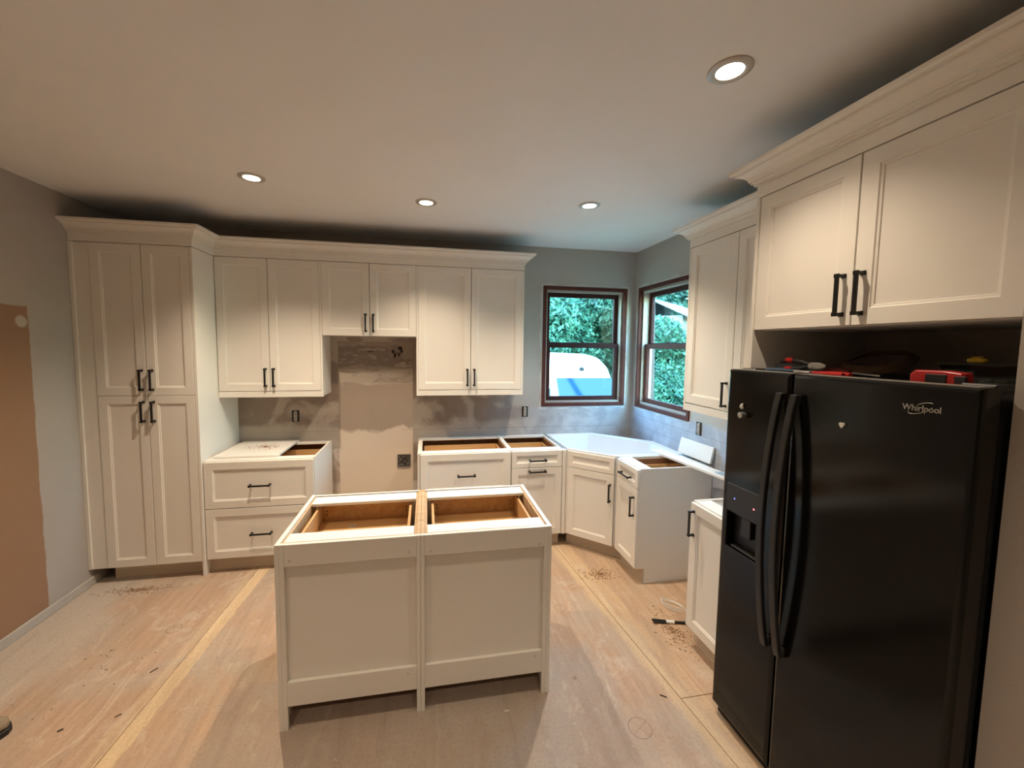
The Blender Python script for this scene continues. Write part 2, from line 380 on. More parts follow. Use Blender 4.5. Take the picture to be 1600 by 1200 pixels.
# ------------------------------------------------------------------ cabinet builders (local: front is -y)
def shaker(parent, name, x0, x1, z0, z1, yf, handle=None, w=.056, label=None):
    def lp(i, y): return [(x0+i, y, z0+i), (x1-i, y, z0+i), (x1-i, y, z1-i), (x0+i, y, z1-i)]
    mb = MB().loops([lp(0, yf+.020), lp(0, yf+.0015), lp(.0015, yf), lp(w, yf), lp(w+.003, yf+.004), lp(w+.010, yf+.0055), lp(w+.012, yf+.010)])
    d = mb.build(name, white, parent)
    i = w+.0118
    MB().box(x0+i, x1-i, yf+.0092, yf+.0125, z0+i, z1-i).build('panel', white, d)
    if handle:
        k, hx, hz = handle; mb = MB(); L = .075
        def bx(u0, u1, y0, y1, v0, v1):
            mb.box(hx+u0*1.25, hx+u1*1.25, y0, y1, hz+v0, hz+v1) if k == 'v' else mb.box(hx+v0, hx+v1, y0, y1, hz+u0*1.25, hz+u1*1.25)
        bx(-.0052, .0052, yf-.036, yf-.026, -L, L)
        for s in (-1, 1):
            c_ = s*(L-.006); bx(-.0052, .0052, yf-.030, yf-.001, c_-.0055, c_+.0055); bx(-.0075, .0075, yf-.005, yf-.0005, c_-.008, c_+.008); bx(-.007, .007, yf-.037, yf-.027, c_-.007, c_+.007)
        mb.build('handle', black_metal, d, bevel=.0015, label='matte black bar pull')
    return d

def upper(label, x0, x1, z0, z1, depth, doors, loc, rz, group='wall cabinets', rail=.05, fill0=0, name='wall_cabinet'):
    """x0..x1 local outer box; doors = list (x0,x1,z0,z1,handle)"""
    t = thing(name, label, 'cabinet', loc, rz, group)
    D = depth-.021
    for a_, b_ in ((x0, x0+.018), (x1-.018, x1)): MB().box(a_, b_, -D, -.002, z0, z1).build('side_panel', white, t, bevel=.001)
    MB().box(x0+.018, x1-.018, -D+.002, -.002, z1-.018, z1).build('top_panel', white_edge, t)
    MB().box(x0+.018, x1-.018, -D+.012, -.002, z0+rail, z0+rail+.018).build('bottom_panel', white_edge, t)
    MB().box(x0+.018, x1-.018, -.010, -.002, z0+rail+.018, z1-.018).build('back_panel', white_edge, t)
    if rail > .02:
        MB().box(x0, x1, -D-.020, -D, z0, z0+rail-.0035).build('light_rail', white, t, bevel=.001)
        if x0 == x0:
            pass
    for d in doors: shaker(t, 'door', d[0], d[1], d[2], d[3], -depth, d[4])
    return t

GAP = .0022
ZU0, ZU1 = 1.372, 2.439
DU = .3364
def two(x0, x1, xm, z0, z1, hz, off=.031):
    return [(x0, xm-GAP, z0, z1, ('v', xm-off, hz)), (xm+GAP, x1, z0, z1, ('v', xm+off, hz))]
# stiles between cabinet doors
u1 = upper('white wall cabinet with two tall doors, first beside the pantry', .490, 1.2715, 1.322, ZU1, DU, two(.494, 1.2635, .8744, ZU0+.002, ZU1, 1.485), (0, 0, 0), 0)
MB().box(1.2655, 1.2812, -DU+.0005, -DU+.021, 1.322, ZU1).build('end_stile', white, u1)
u2 = upper('short white two-door wall cabinet above the empty range opening', 1.2825, 2.0455, 1.834-.0, ZU1, DU, two(1.283, 2.0455, 1.6616, 1.836, ZU1, 1.945), (0, 0, 0), 0, rail=.0)
u3 = upper('white two-door wall cabinet between range opening and window', 2.0475, 3.000, 1.322, ZU1, DU, two(2.064, 2.980, 2.5208, ZU0+.002, ZU1, 1.482), (0, 0, 0), 0)
MB().box(2.0475, 2.0625, -DU+.0005, -DU+.021, 1.322, ZU1).build('end_stile', white, u3)
MB().box(2.9815, 3.000, -DU+.0005, -DU+.021, 1.322, ZU1).build('end_stile', white, u3)

# pantry
DP = .6285
pt = thing('pantry_cabinet', 'tall white four-door pantry cabinet standing against the left wall', 'cabinet', (0, 0, 0))
MB().box(-.162, -.144, -DP+.022, -.002, .116, ZU1).build('side_panel', white, pt)
MB().box(.4705, .489, -DP, -.002, 0, ZU1).build('side_panel', white, pt, bevel=.001)
MB().box(-.144, .4705, -.012, -.002, .116, ZU1).build('back_panel', white_edge, pt)
MB().box(-.144, .4705, -DP+.022, -.012, ZU1-.018, ZU1).build('top_panel', white_edge, pt)
MB().box(-.144, .4705, -DP+.022, -.012, .098+.018, .134).build('bottom_panel', white_edge, pt)
MB().box(-.144, .4705, -DP+.024, -.014, 1.368, 1.386).build('shelf', white_edge, pt)
MB().box(-.258, -.1455, -DP+.006, -DP+.024, .116, ZU1).build('filler_strip', white, pt, bevel=.001)
MB().box(-.2585, -.236, -DP-.008, -DP+.0055, .120, ZU1).build('scribe_strip', white, pt, bevel=.001)
MB().box(-.15, .4705, -.552, -.536, 0, .116).build('toe_kick', toe_m, pt)
for (a, b, hx) in ((-.142, .1667-GAP, .137), (.1667+GAP, .4675, .203)):
    shaker(pt, 'door', a, b, 1.3785, ZU1, -DP, ('v', hx, 1.490)); shaker(pt, 'door', a, b, .118, 1.3755, -DP, ('v', hx, 1.262))

# crown moulding swept along a path, outward side = right of travel
def sweep(path, prof, closed=False):
    P = [Vector((*p, 0)) for p in path]; nrm = []
    for i in range(len(P)-1):
        d = (P[i+1]-P[i]).normalized(); nrm.append(Vector((d.y, -d.x, 0)))
    L = []
    for i, p in enumerate(P):
        if i == 0: off = nrm[0]
        elif i == len(P)-1: off = nrm[-1]
        else:
            a, b = nrm[i-1], nrm[i]; off = (a+b)/(1+a.dot(b))
        L.append([(p.x+off.x*d, p.y+off.y*d, z) for d, z in prof])
    return MB().loops(L)
CR = [(-.018, 2.498), (.012, 2.498), (.012, 2.506), (.021, 2.508), (.021, 2.517), (.026, 2.517), (.029, 2.527), (.035, 2.536), (.044, 2.544), (.055, 2.550), (.066, 2.553), (.066, 2.560), (.078, 2.561), (.085, 2.567), (.085, 2.580), (-.018, 2.579)]
FZ = [(-.018, 2.4430), (.001, 2.4430), (.001, 2.4975), (-.018, 2.4975)]
def crown(name, label, path):
    o = sweep(path, CR).build(name, white, None); tag(o, label, 'crown molding')
    sweep(path, FZ).build('frieze_board', white, o)
crown('crown_molding', 'long white crown molding over pantry and wall cabinets on the back wall', [(-.2585, -DP), (.4895, -DP), (.4895, -DU), (3.0, -DU), (3.0, -.001)])

# right wall upper + fridge enclosure; local frame rotz -90: local x = -world y, local y = world x - XR
RZ = -PI/2
XU = .360
u4 = upper('white wall cabinet on the right wall between the corner window and refrigerator panel', 1.37, 2.242, 1.334, ZU1, XU, [(1.388, 1.810-GAP, 1.388, ZU1, ('v', 1.772, 1.485)), (1.810+GAP, 2.238, 1.388, ZU1, ('v', 1.848, 1.485))], (XR, 0, 0), RZ, rail=.05)
MB().box(1.37, 1.386, -XU+.0005, -XU+.021, 1.334, ZU1).build('end_stile', white, u4)
crown('crown_molding', 'short white crown molding above the cabinet beside the corner window', [(XR-.001, -1.37), (XR-XU, -1.37), (XR-XU, -2.243)])
EX = XR-3.6177
en = upper('large white two-door cabinet mounted above the black refrigerator', 2.2635, 3.131, 1.845, ZU1, EX, [(2.268, 2.694-GAP, 1.848, ZU1, ('v', 2.661, 1.957)), (2.694+GAP, 3.127, 1.848, ZU1, ('v', 2.727, 1.957))], (XR, 0, 0), RZ, rail=.0)
pn = tag(MB().box(3.6177, XR-.001, -2.2625, -2.2445, 0, ZU1).build('end_panel', white, None, bevel=.001), 'tall white end panel standing between refrigerator and base cabinet', 'panel')
crown('crown_molding', 'white crown molding over the cabinet above the refrigerator', [(XR-XU-.1, -2.2445), (3.6177, -2.2445), (3.6177, -3.1315)])

# base cabinets
DB = .6151
def base(label, x0, x1, fronts, loc=(0, 0, 0), rz=0, stretch_f=.085, stretch_b=.07, side_l=True, side_r=True, name='base_cabinet', toe=True, drawer=True, notch=.078, group='base cabinets along the walls'):
    t = thing(name, label, 'cabinet', loc, rz, group); D = DB-.021
    for a, b in ((x0, x0+.016), (x1-.016, x1)):
        pf = [(-D, .116), (-D+notch-.02, .116), (-D+notch-.02, 0), (-.004, 0), (-.004, ZB), (-D, ZB)]
        MB().loops([[(q, y_, z_) for y_, z_ in pf] for q in (a, b)]).build('side_panel', white, t)
    MB().box(x0+.016, x1-.016, -D, -D+stretch_f, ZB-.019, ZB-.002).build('top_stretcher', white_edge, t, bevel=.001)
    MB().box(x0+.016, x1-.016, -.004-stretch_b, -.004, ZB-.019, ZB-.002).build('top_stretcher', white_edge, t, bevel=.001)
    e = .0165
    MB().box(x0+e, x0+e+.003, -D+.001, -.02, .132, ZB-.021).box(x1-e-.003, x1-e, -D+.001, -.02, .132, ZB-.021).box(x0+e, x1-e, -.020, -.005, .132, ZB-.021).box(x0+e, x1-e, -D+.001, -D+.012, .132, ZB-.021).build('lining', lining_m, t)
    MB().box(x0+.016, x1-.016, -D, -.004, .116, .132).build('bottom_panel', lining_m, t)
    if drawer:
        a, b = x0+.035, x1-.035; zd = .66
        MB().box(a, a+.014, -D+.03, -.09, zd, .815).box(b-.014, b, -D+.03, -.09, zd, .815).box(a, b, -.104, -.09, zd, .815).box(a, b, -D+.03, -D+.044, zd, .815).box(a, b, -D+.044, -.104, zd+.01, zd+.018).build('drawer_box', maple, t)
    if toe: MB().box(x0+.001, x1-.001, -D+notch-.036, -D+notch-.021, 0, .114).build('toe_kick', toe_m, t)
    for f_ in fronts: shaker(t, f_[0], *f_[1:6], -DB, f_[6], w=f_[7] if len(f_) > 7 else .056) if False else shaker(t, f_[0], f_[1], f_[2], f_[3], f_[4], -DB, f_[5], w=(f_[6] if len(f_) > 6 else .056))
    return t
bl = base('white two-drawer base cabinet left of the range opening', .4915, 1.2684, [('drawer_front', .496, 1.262, .512, .867, ('h', .882, .683)), ('drawer_front', .496, 1.262, .120, .506, ('h', .882, .305))])
b3 = base('wide white drawer base cabinet right of the range opening', 2.079, 2.842, [('drawer_front', 2.084, 2.838, .512, .867, ('h', 2.461, .681)), ('drawer_front', 2.084, 2.838, .120, .506, ('h', 2.461, .305))])
MB().box(2.0595, 2.0775, -DB+.018, -.004, 0, ZB-.003).build('end_panel', white, b3)
b4 = base('narrow white base cabinet left of the corner sink cabinet', 2.8435, 3.300, [('drawer_front', 2.848, 3.296, .724, .867, ('h', 3.074, .788), .038), ('door', 2.848, 3.296, .120, .719, ('h', 3.074, .690))], notch=.085)
MB().box(3.3015, 3.332, -DB+.0, -.56, .116, ZB-.008).build('filler_strip', white, b4, bevel=.001)

# left base: loose board on top with sawdust
lb = tag(MB().box(.530, .990, -.545, -.012, ZB-.0005, ZB+.0165).build('loose_board', white_edge, None, bevel=.001), 'loose white board lying over the left drawer cabinet, sprinkled with sawdust', 'board')

# corner sink cabinet (diagonal front)
CX0, CY0 = 3.354, -.914
sk = thing('corner_sink_cabinet', 'white diagonal corner cabinet with open white top under the windows', 'cabinet', (0, 0, 0))
P1 = Vector((3.338, -.612)); P2 = Vector((3.646, -.914)); dd = (P2-P1); Ld = dd.length; dd = dd/Ld; nn = Vector((dd.y, -dd.x))   # outward
ang = math.atan2(dd.y, dd.x)
Q1, Q2 = P1-nn*.022, P2-nn*.022
inner = [(Q1.x+.012, Q1.y), (Q2.x, Q2.y+.012), (4.205, -.900), (4.205, -.470), (3.800, -.045), (3.354, -.045)]
outer = [(Q1.x, Q1.y), (Q2.x, Q2.y), (4.225, -.912), (4.225, -.462), (3.808, -.027), (3.336, -.027)]
outer = [(Q1.x, Q1.y), (Q2.x, Q2.y), (4.2645, -.912), (4.2645, -.440), (3.83, -.004), (3.336, -.004)]
inner2 = [(3.356, -.560), (3.640, -.842), (4.190, -.895), (4.190, -.505), (3.770, -.055), (3.356, -.095)]
def poly3(pl, z): return [(x, y, z) for x, y in pl]
MB().loops([poly3(outer, .118), poly3(outer, ZB-.004), poly3(outer, ZB), poly3(inner2, ZB), poly3(inner2, .62)]).build('sink_body', sink_white, sk, bevel=.002, label='glossy white open well with a narrow rim')
MS = Matrix.Translation((P1.x, P1.y, 0)) @ Matrix.Rotation(ang, 4, 'Z')
fr_ = bpy.data.objects.new('front_frame', None)
def diag(name, z0, z1, handle, w):
    before = set(bpy.data.objects.keys())
    d = shaker(sk, name, .012, Ld-.010, z0, z1, 0, handle, w); d.matrix_local = MS; return d
diag('drawer_front', .724, .862, None, .038)
diag('door', .120, .719, ('v', Ld-.040, .568), .056)
tk = MB().box(-.02, Ld+.05, .075, .09, 0, .117).build('toe_kick', toe_m, sk); tk.matrix_local = MS
MB().prism([(3.40, -.50), (3.71, -.80), (3.71, -.86), (4.2, -.86), (4.2, -.05), (3.40, -.05)], 0.001, .117).build('plinth', toe_m, sk)
MB().box(P1.x-.002, P1.x+.014, P1.y-.001, P1.y+.02, .118, ZB-.006).build('filler_strip', white, sk)

# right wall base cabinets (local x=-y)
bA = base('narrow white base cabinet with drawer and door, right of the sink corner', .9165, 1.2505, [('drawer_front', .925, 1.246, .724, .867, ('h', 1.085, .785), .038), ('door', .925, 1.246, .120, .719, ('v', 1.205, .580))], (XR, 0, 0), RZ, stretch_f=.10)
bB = base('white one-door base cabinet partly hidden behind the refrigerator', 1.8418, 2.2435, [('door', 1.846, 2.238, .120, .867, ('v', 1.878, .752))], (XR, 0, 0), RZ, stretch_f=.10, drawer=False)
MB().box(1.86, 2.226, -.49, -.08, ZB-.03, ZB-.014).build('inset_board', plain('grey_board', (.42, .41, .39), .6), bB)
# white strip bridging the dishwasher gap + leaning offcut
st = MB().prism([(4.020, -.790), (4.125, -.775), (4.255, -1.98), (4.150, -1.98)], ZB+.0005, ZB+.0175)
tag(st.build('filler_board', white_edge, None, bevel=.001), 'long white filler board lying across the dishwasher gap', 'board')
ln = MB().box(-.185, .185, -.008, .008, 0, .128)
o = tag(ln.build('leaning_board', white_edge, None, bevel=.001), 'small white offcut board leaning on the right wall below the outlet', 'board')
o.matrix_world = Matrix.Translation((4.222, -1.085, ZB+.0195)) @ Matrix.Rotation(RZ+.035, 4, 'Z') @ Matrix.Rotation(math.radians(-14), 4, 'X')

# ------------------------------------------------------------------ island
cap_m = plain('filled_screw_cap', (.62, .58, .52), .6)
def island(label, x0, x1, end_l, end_r, pl, pr_):
    t = thing('island_cabinet', label, 'cabinet', (0, 0, 0), 0, 'island cabinets'); Y0, Y1 = -2.044, -1.436
    for q0, outer_ in ((x0, end_l), (x1-.0185, end_r)):
        if outer_: MB().box(q0, q0+.0185, Y0, Y1+.001, 0, ZB).build('side_panel', white, t, bevel=.001)
        else:
            MB().box(q0, q0+.0185, Y0+.020, Y1+.001, 0, ZB-.001).build('side_panel', raw_edge, t, bevel=.001, label='bare plywood side panel against the other unit')
            MB().box(q0, q0+.0185, Y0, Y0+.0195, 0, ZB).build('stile', white, t, bevel=.001)
    a, b = x0+.019, x1-.019
    if end_l: MB().box(a, 1.511, Y0+.0005, Y0+.0185, 0, ZB-.001).build('stile', white, t); sl = 1.5115
    else: sl = a
    if end_r: MB().box(2.704, b, Y0+.0005, Y0+.0185, 0, ZB-.001).build('stile', white, t); sr = 2.7035
    else: sr = b
    MB().box(sl, sr, Y0+.0005, Y0+.0185, .775, ZB-.001).build('top_rail', white, t, bevel=.001)
    MB().box(sl, sr, Y0+.0005, Y0+.0185, .116, .232).build('bottom_rail', white, t, bevel=.001)
    MB().box(a, b, Y0+.019, Y0+.024, .116, ZB-.003).build('back_panel', white, t)
    MB().box(a, b, Y0+.0245, Y0+.031, .116, ZB-.003).build('raw_edge', raw_edge, t, label='bare plywood edge')
    MB().box(a+.012, b-.012, Y0+.0315, -1.925, ZB-.020, ZB-.004).build('top_stretcher', white_edge, t, bevel=.001)
    MB().box(a+.012, b-.012, -1.570, Y1-.030, ZB-.020, ZB-.004).build('top_stretcher', white_edge, t, bevel=.001)
    MB().box(a, a+.0115, Y0+.0315, Y1-.012, .12, ZB-.010).box(b-.0115, b, Y0+.0315, Y1-.012, .12, ZB-.010).build('raw_side', raw_edge, t, label='bare plywood inner side')
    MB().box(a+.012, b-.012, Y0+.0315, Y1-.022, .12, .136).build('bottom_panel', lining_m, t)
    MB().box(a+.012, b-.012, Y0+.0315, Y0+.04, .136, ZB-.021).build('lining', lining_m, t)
    c, e = a+.036, b-.036; zd, zt = .715, .838
    dr = MB().box(c, c+.014, -1.985, -1.47, zd, zt).box(e-.014, e, -1.985, -1.47, zd, zt).box(c+.014, e-.014, -1.985, -1.971, zd, zt).box(c+.014, e-.014, -1.484, -1.47, zd, zt).build('drawer_box', maple_y, t, bevel=.001)
    MB().box(c+.014, e-.014, -1.971, -1.484, zd+.01, zd+.018).build('drawer_bottom', maple, dr)
    for zz in (.800, .775):
        for xx in (c+.03, e-.03): pass
    mb = MB()
    for zz in (.792, .772):
        for xx in (c+.035, e-.035):
            mb.tube([(xx, -1.4850, zz), (xx, -1.4838, zz)], .0045, 8)
    mb.build('screw', print_black, dr)
    for dx_, dz_ in (((1.535, .80), (2.052, .80), (2.045, .20)) if end_l else ((2.150, .795), (2.680, .79), (2.668, .205))):
        MB().tube([(dx_, Y0+.0008, dz_), (dx_, Y0-.0006, dz_)], .0055, 12).build('screw_cap', cap_m, t)
    # drawer fronts face the range side
    for z0, z1 in ((.120, .50), (.504, .867)): shaker(t, 'drawer_front', *[x0+.004, x1-.004, z0, z1], 0, ('h', (x0+x1)/2, (z0+z1)/2)).matrix_local = Matrix.Translation((x0+x1, Y1-.0008+.001, 0)) @ Matrix.Rotation(PI, 4, 'Z') @ Matrix.Translation((0, -.0215, 0))
    if end_l:
        MB().box(1.700, 1.735, -1.585, -1.560, zd+.0185, zd+.0195).build('sticker', paper, t, label='small printed white sticker')
        s_ = MB()
        for k in range(3): s_.box(1.704+.010*k, 1.711+.010*k, -1.578, -1.567, zd+.0196, zd+.0200)
        s_.build('print', print_black, t)
    return t
island('left unit of the open-topped white kitchen island', 1.473, 2.1035, True, False, 0, 0)
island('right unit of the open-topped white kitchen island', 2.1045, 2.743, False, True, 0, 0)
sc_ = MB()

# ------------------------------------------------------------------ refrigerator (local x=-y, y=+world x)
FX, FY = 3.4995, -2.2655
fr = thing('refrigerator', 'black side-by-side refrigerator with ice and water dispenser', 'refrigerator', (FX, FY, 0), RZ)
FW, FH, XG = .856, 1.667, .3245
MB().box(.006, FW-.006, .074, .735, .035, FH-.012).build('body', plastic_black, fr, bevel=.004)
def fdoor(x0, x1, hole=None):
    def lp(i, y): return [(x0+i, y, .05+i), (x1-i, y, .05+i), (x1-i, y, FH-i), (x0+i, y, FH-i)]
    L = [lp(0, .068), lp(0, .016), lp(.002, .008), lp(.006, .003), lp(.014, 0)]
    if hole:
        a, b, c, e = hole
        def hp(i, y): return [(a+i, y, c+i), (b-i, y, c+i), (b-i, y, e-i), (a+i, y, e-i)]
        L += [hp(0, 0), hp(.002, .003), hp(.006, .055)]
    return MB().loops(L)
fd = fdoor(0, XG-.003, (.034, .228, .852, 1.020)).build('freezer_door', fridge_black, fr, smooth=False)
rd = fdoor(XG+.003, FW).build('refrigerator_door', fridge_black, fr, smooth=False)
tg = plain('painted_edge_highlight', (.30, .28, .26), .3)  # lamp highlight along the door tops, put into pale grey strips
MB().box(.010, FW-.010, .080, .73, FH-.0122, FH-.0108).build('top_panel', plain('dusty_black_top', (.075, .068, .06), .6, var=.3, scale=14), fr)
MB().box(.012, XG-.015, .012, .060, FH-.0002, FH+.002).build('edge_highlight', tg, fd)
MB().box(XG+.015, FW-.012, .012, .060, FH-.0002, FH+.002).build('edge_highlight', tg, rd)
def arc_handle(x, par):
    mb = MB(); L = []
    for i in range(25):
        t = i/24; z = 1.592-(1.592-.560)*t; s = math.sin(PI*t)**.8
        y = -.016-.052*s; w = .0135; th = .010
        xx = x
        L.append([(xx-w, y-th, z), (xx+w, y-th, z), (xx+w, y+th, z), (xx-w, y+th, z)])
    mb.loops(L)
    mb.box(x-.012, x+.012, -.012, .004, 1.555, 1.592).box(x-.012, x+.012, -.012, .004, .560, .60)
    mb.build('handle', plastic_black, par, bevel=.003, label='long bowed black handle')
arc_handle(XG-.030, fd); arc_handle(XG+.034, rd)
dp_ = MB().box(.034, .228, -.003, .010, 1.024, 1.150).build('dispenser_panel', plastic_black, fd, bevel=.002)
MB().box(.042, .221, .040, .050, .860, 1.010).build('dispenser_back', cavity_black, fd)
MB().box(.11, .16, .012, .045, .93, 1.016).box(.06, .20, .008, .045, .858, .866).build('dispenser_spout', plastic_black, fd, bevel=.002)
MB().tube([(.082, -.0035, 1.088), (.082, -.0045, 1.088)], .0035, 8).build('blue_indicator', led_blue, fd)
MB().tube([(.190, -.0035, 1.082), (.190, -.0045, 1.082)], .0040, 8).build('red_indicator', led_red, fd)
mb = MB()
for k in range(9): mb.box(.02, FW-.02, .024, .03, .010+.004*k, .012+.004*k)
mb.box(.02, FW-.02, .030, .07, .006, .046).build('base_grille', cavity_black, fr)
MB().tube([(.05, .1, .018), (.08, .1, .018)], .017, 12).tube([(FW-.08, .1, .018), (FW-.05, .1, .018)], .017, 12).tube([(.05, .65, .018), (.08, .65, .018)], .017, 12).tube([(FW-.08, .65, .018), (FW-.05, .65, .018)], .017, 12).build('roller', rubber, fr)
for xx in (.008, FW-.082):
    MB().box(xx, xx+.074, .062, .14, FH-.0125, FH+.007).build('hinge_cover', plastic_black, fr, bevel=.004)
# logo
def text_mesh(body, size, name, mat, parent, loc, ext=.0006):
    cu = bpy.data.curves.new(name, 'FONT'); cu.body = body; cu.size = size; cu.extrude = ext; cu.align_x = 'LEFT'; cu.offset = size*.012
    to = bpy.data.objects.new(name+'_tmp', cu); C.objects.link(to)
    dg = bpy.context.evaluated_depsgraph_get(); me = bpy.data.meshes.new_from_object(to.evaluated_get(dg))
    bpy.data.objects.remove(to); bpy.data.curves.remove(cu)
    me.materials.clear(); me.materials.append(mat)
    ob = bpy.data.objects.new(name, me); C.objects.link(ob); ob.parent = parent
    ob.matrix_local = Matrix.Translation(loc) @ Matrix.Rotation(PI/2, 4, 'X'); return ob, me
lg, me = text_mesh('Whirlpool', .0245, 'lettering', silver_print, rd, (.689, -.0008, 1.590))
xs = [v.co.x for v in me.vertices]; sx = .090/(max(xs)-min(xs))
for v in me.vertices: v.co.x *= sx
pts = []
for i in range(33):
    t = .6+5.4*i/32; pts.append((.733+.029*math.cos(t)+.005*math.sin(t), -.001, 1.598+.015*math.sin(t)+.010*math.cos(t)))
MB().tube(pts[:9]+[], .0009, 4).tube(pts[14:], .0009, 4).build('swoosh', silver_print, rd)
# magnets on the doors
def on_door(py, z): return (FX, py, z)
m1 = MB().tube([(0, 0, 0), (-.010, 0, 0)], [.008, .008], 16).tube([(-.010, 0, 0), (-.030, 0, -.001)], [.013, .013], 20)
tag(m1.build('knob_magnet', steel, None, bevel=.001), 'round silver knob magnet on the freezer door', 'magnet').location = (FX-.0005, -2.379, 1.474)
def heart(sc):
    pl = []
    for i in range(20):
        t = 2*PI*i/20; pl.append((.8*16*math.sin(t)**3/16*sc, (13*math.cos(t)-5*math.cos(2*t)-2*math.cos(3*t)-math.cos(4*t))/16*sc))
    return MB().loops([[(0, -x, z) for x, z in pl], [(-.006, -x, z) for x, z in pl]])
tag(heart(.011).build('heart_magnet', paper, None, bevel=.001), 'small white heart magnet in the middle of the refrigerator door', 'magnet').location = (FX-.0005, -2.790, 1.510)
tag(MB().tube([(0, 0, -.010), (-.004, 0, -.004), (-.005, 0, .004), (-.002, -.003, .012)], [.006, .0075, .006, .003], 10).build('white_magnet', paper, None, smooth=True), 'tiny white magnet just above the silver knob magnet', 'magnet').location = (FX-.006, -2.365, 1.510)

# ------------------------------------------------------------------ things on top of the refrigerator
ZT = FH-.0104
def pliers(name, label, loc, rz, hm, length=.20, spread=.03, accent=None, cat='pliers'):
    t = thing(name, label, cat, loc, rz)
    for s in (-1, 1):
        h = MB().tube([(-.01, s*.004, .012), (-.05, s*spread*.7, .012), (-.10, s*spread, .012), (-length*.75, s*spread*.75, .012)], [.007, .010, .0115, .009], 10)
        ho = h.build('handle', hm, t, smooth=True)
        if accent: MB().tube([(-.085, s*spread*.95, .0125), (-.115, s*spread, .0125)], .0121, 10).build('grip_band', accent, ho)
    MB().tube([(0, 0, .004), (0, 0, .020)], .012, 14).tube([(0, .004, .012), (.03, .006, .012), (.055, .001, .012)], [.011, .009, .004], 8, .7).tube([(0, -.004, .012), (.03, -.006, .012), (.055, -.001, .012)], [.011, .009, .004], 8, .7).build('jaw', steel, t, smooth=True)
    return t
pliers('pliers', 'dark blue handled pliers lying nearest the front on the refrigerator', (3.615, -2.50, ZT+.002), RZ+.05, blue_p, .17, .016)
pliers('pliers', 'red handled pliers to the right of the blue pliers on the refrigerator', (3.640, -2.545, ZT), PI/2-.12, red_p, .20, .020)
t_ = pliers('wire_stripper', 'black tool with red-banded grips standing on edge behind the blue pliers', (3.70, -2.50, ZT+.036), RZ+.03, rubber, .19, .020, red_p, 'wire stripper')
t_.rotation_euler = (PI/2*.9, 0, RZ+.03)
kn = thing('screwdriver', 'dark red handled screwdriver lying behind the red pliers', 'screwdriver', (3.73, -2.52, ZT), RZ-.1)
MB().tube([(0, 0, .017), (.01, 0, .017), (.09, 0, .017), (.11, 0, .017)], [.012, .017, .016, .010], 12).build('handle', plain('dark_red_plastic', (.16, .012, .015), .4), kn, smooth=True)
MB().tube([(.11, 0, .017), (.22, 0, .012)], .0035, 8).build('shaft', steel, kn)
mb = MB()
for k in range(7):
    rr_ = .120-.004*k; x_ = -.012+.004*k
    mb.tube([(rr_*math.sin(a)*.9, rr_*math.cos(a), .052+rr_*math.sin(a)*.36+x_*.8+.003*math.sin(3*a+k)) for a in [2*PI*i/40 for i in range(40)]], .004, 6, closed=True)
o = tag(mb.build('cable_coil', tan_coil, None, smooth=True), 'dim tan cable coil lying propped at the back of the refrigerator top', 'cable'); o.location = (3.93, -2.56, ZT+.008)
blb = tag(MB().box(0, .06, 0, .10, 0, .035).build('blue_box', plain('pale_blue_card', (.20, .28, .36), .6), None, bevel=.003), 'small pale blue box at the left end of the refrigerator top', 'box'); blb.location = (3.74, -2.37, ZT)
# clear container, lid, connector on the lid, wire nuts inside
bx_ = thing('plastic_container', 'clear plastic container of connectors standing behind the red detector', 'container', (3.78, -2.985, ZT))
def rect(x, y, z): return [(-x, -y, z), (x, -y, z), (x, y, z), (-x, y, z)]
MB().loops([rect(.055, .080, .001), rect(.064, .090, .062), rect(.0625, .0885, .062), rect(.0535, .0785, .003)]).build('tub', clear_plastic, bx_, bevel=.001)
MB().loops([rect(.068, .096, .0625), rect(.068, .096, .067), rect(.060, .088, .069)]).build('lid', clear_plastic, bx_)
for k in range(4):
    q = MB().lathe([(.009, 0), (.008, .012), (.004, .022)], 10); q = q.build('wire_nut', ivory if k % 2 else plain('olive_plastic', (.25, .27, .12), .4), None, smooth=True)
    tag(q, ['olive wire nut at the left end inside the clear container', 'beige wire nut second from left inside the clear container', 'olive wire nut third from left inside the clear container', 'beige wire nut at the right end inside the clear container'][k], 'wire nut', 'wire nuts in the container')
    q.matrix_world = Matrix.Translation((3.755+.015*(k % 2), -2.925-.04*k, ZT+.012)) @ Matrix.Rotation(1.3, 4, 'X')
tag(MB().box(-.010, .010, -.020, .020, 0, .012).box(-.008, .008, -.012, .012, .012, .018).build('connector', yellow_p, None, bevel=.003), 'yellow connector lying on the lid of the clear container', 'connector').location = (3.765, -2.955, ZT+.0695)
rdv = thing('voltage_tester', 'red and black handheld detector lying on its side near the right end', 'detector', (3.600, -2.975, ZT), RZ)
MB().loops([[(x*s1, y_, .024+z*s1) for x, z in ((-.062, -.022), (.058, -.023), (.064, -.006), (.060, .018), (.02, .023), (-.055, .022), (-.067, .008), (-.067, -.010))] for y_, s1 in ((-.020, .90), (-.013, 1), (.013, 1), (.020, .90))]).build('case', red_p, rdv, bevel=.002)
MB().box(-.025, .025, -.0225, -.0195, .010, .036).build('screen', cavity_black, rdv, bevel=.002)
MB().box(.040, .066, -.021, -.012, .012, .034).build('grip', rubber, rdv, bevel=.002)

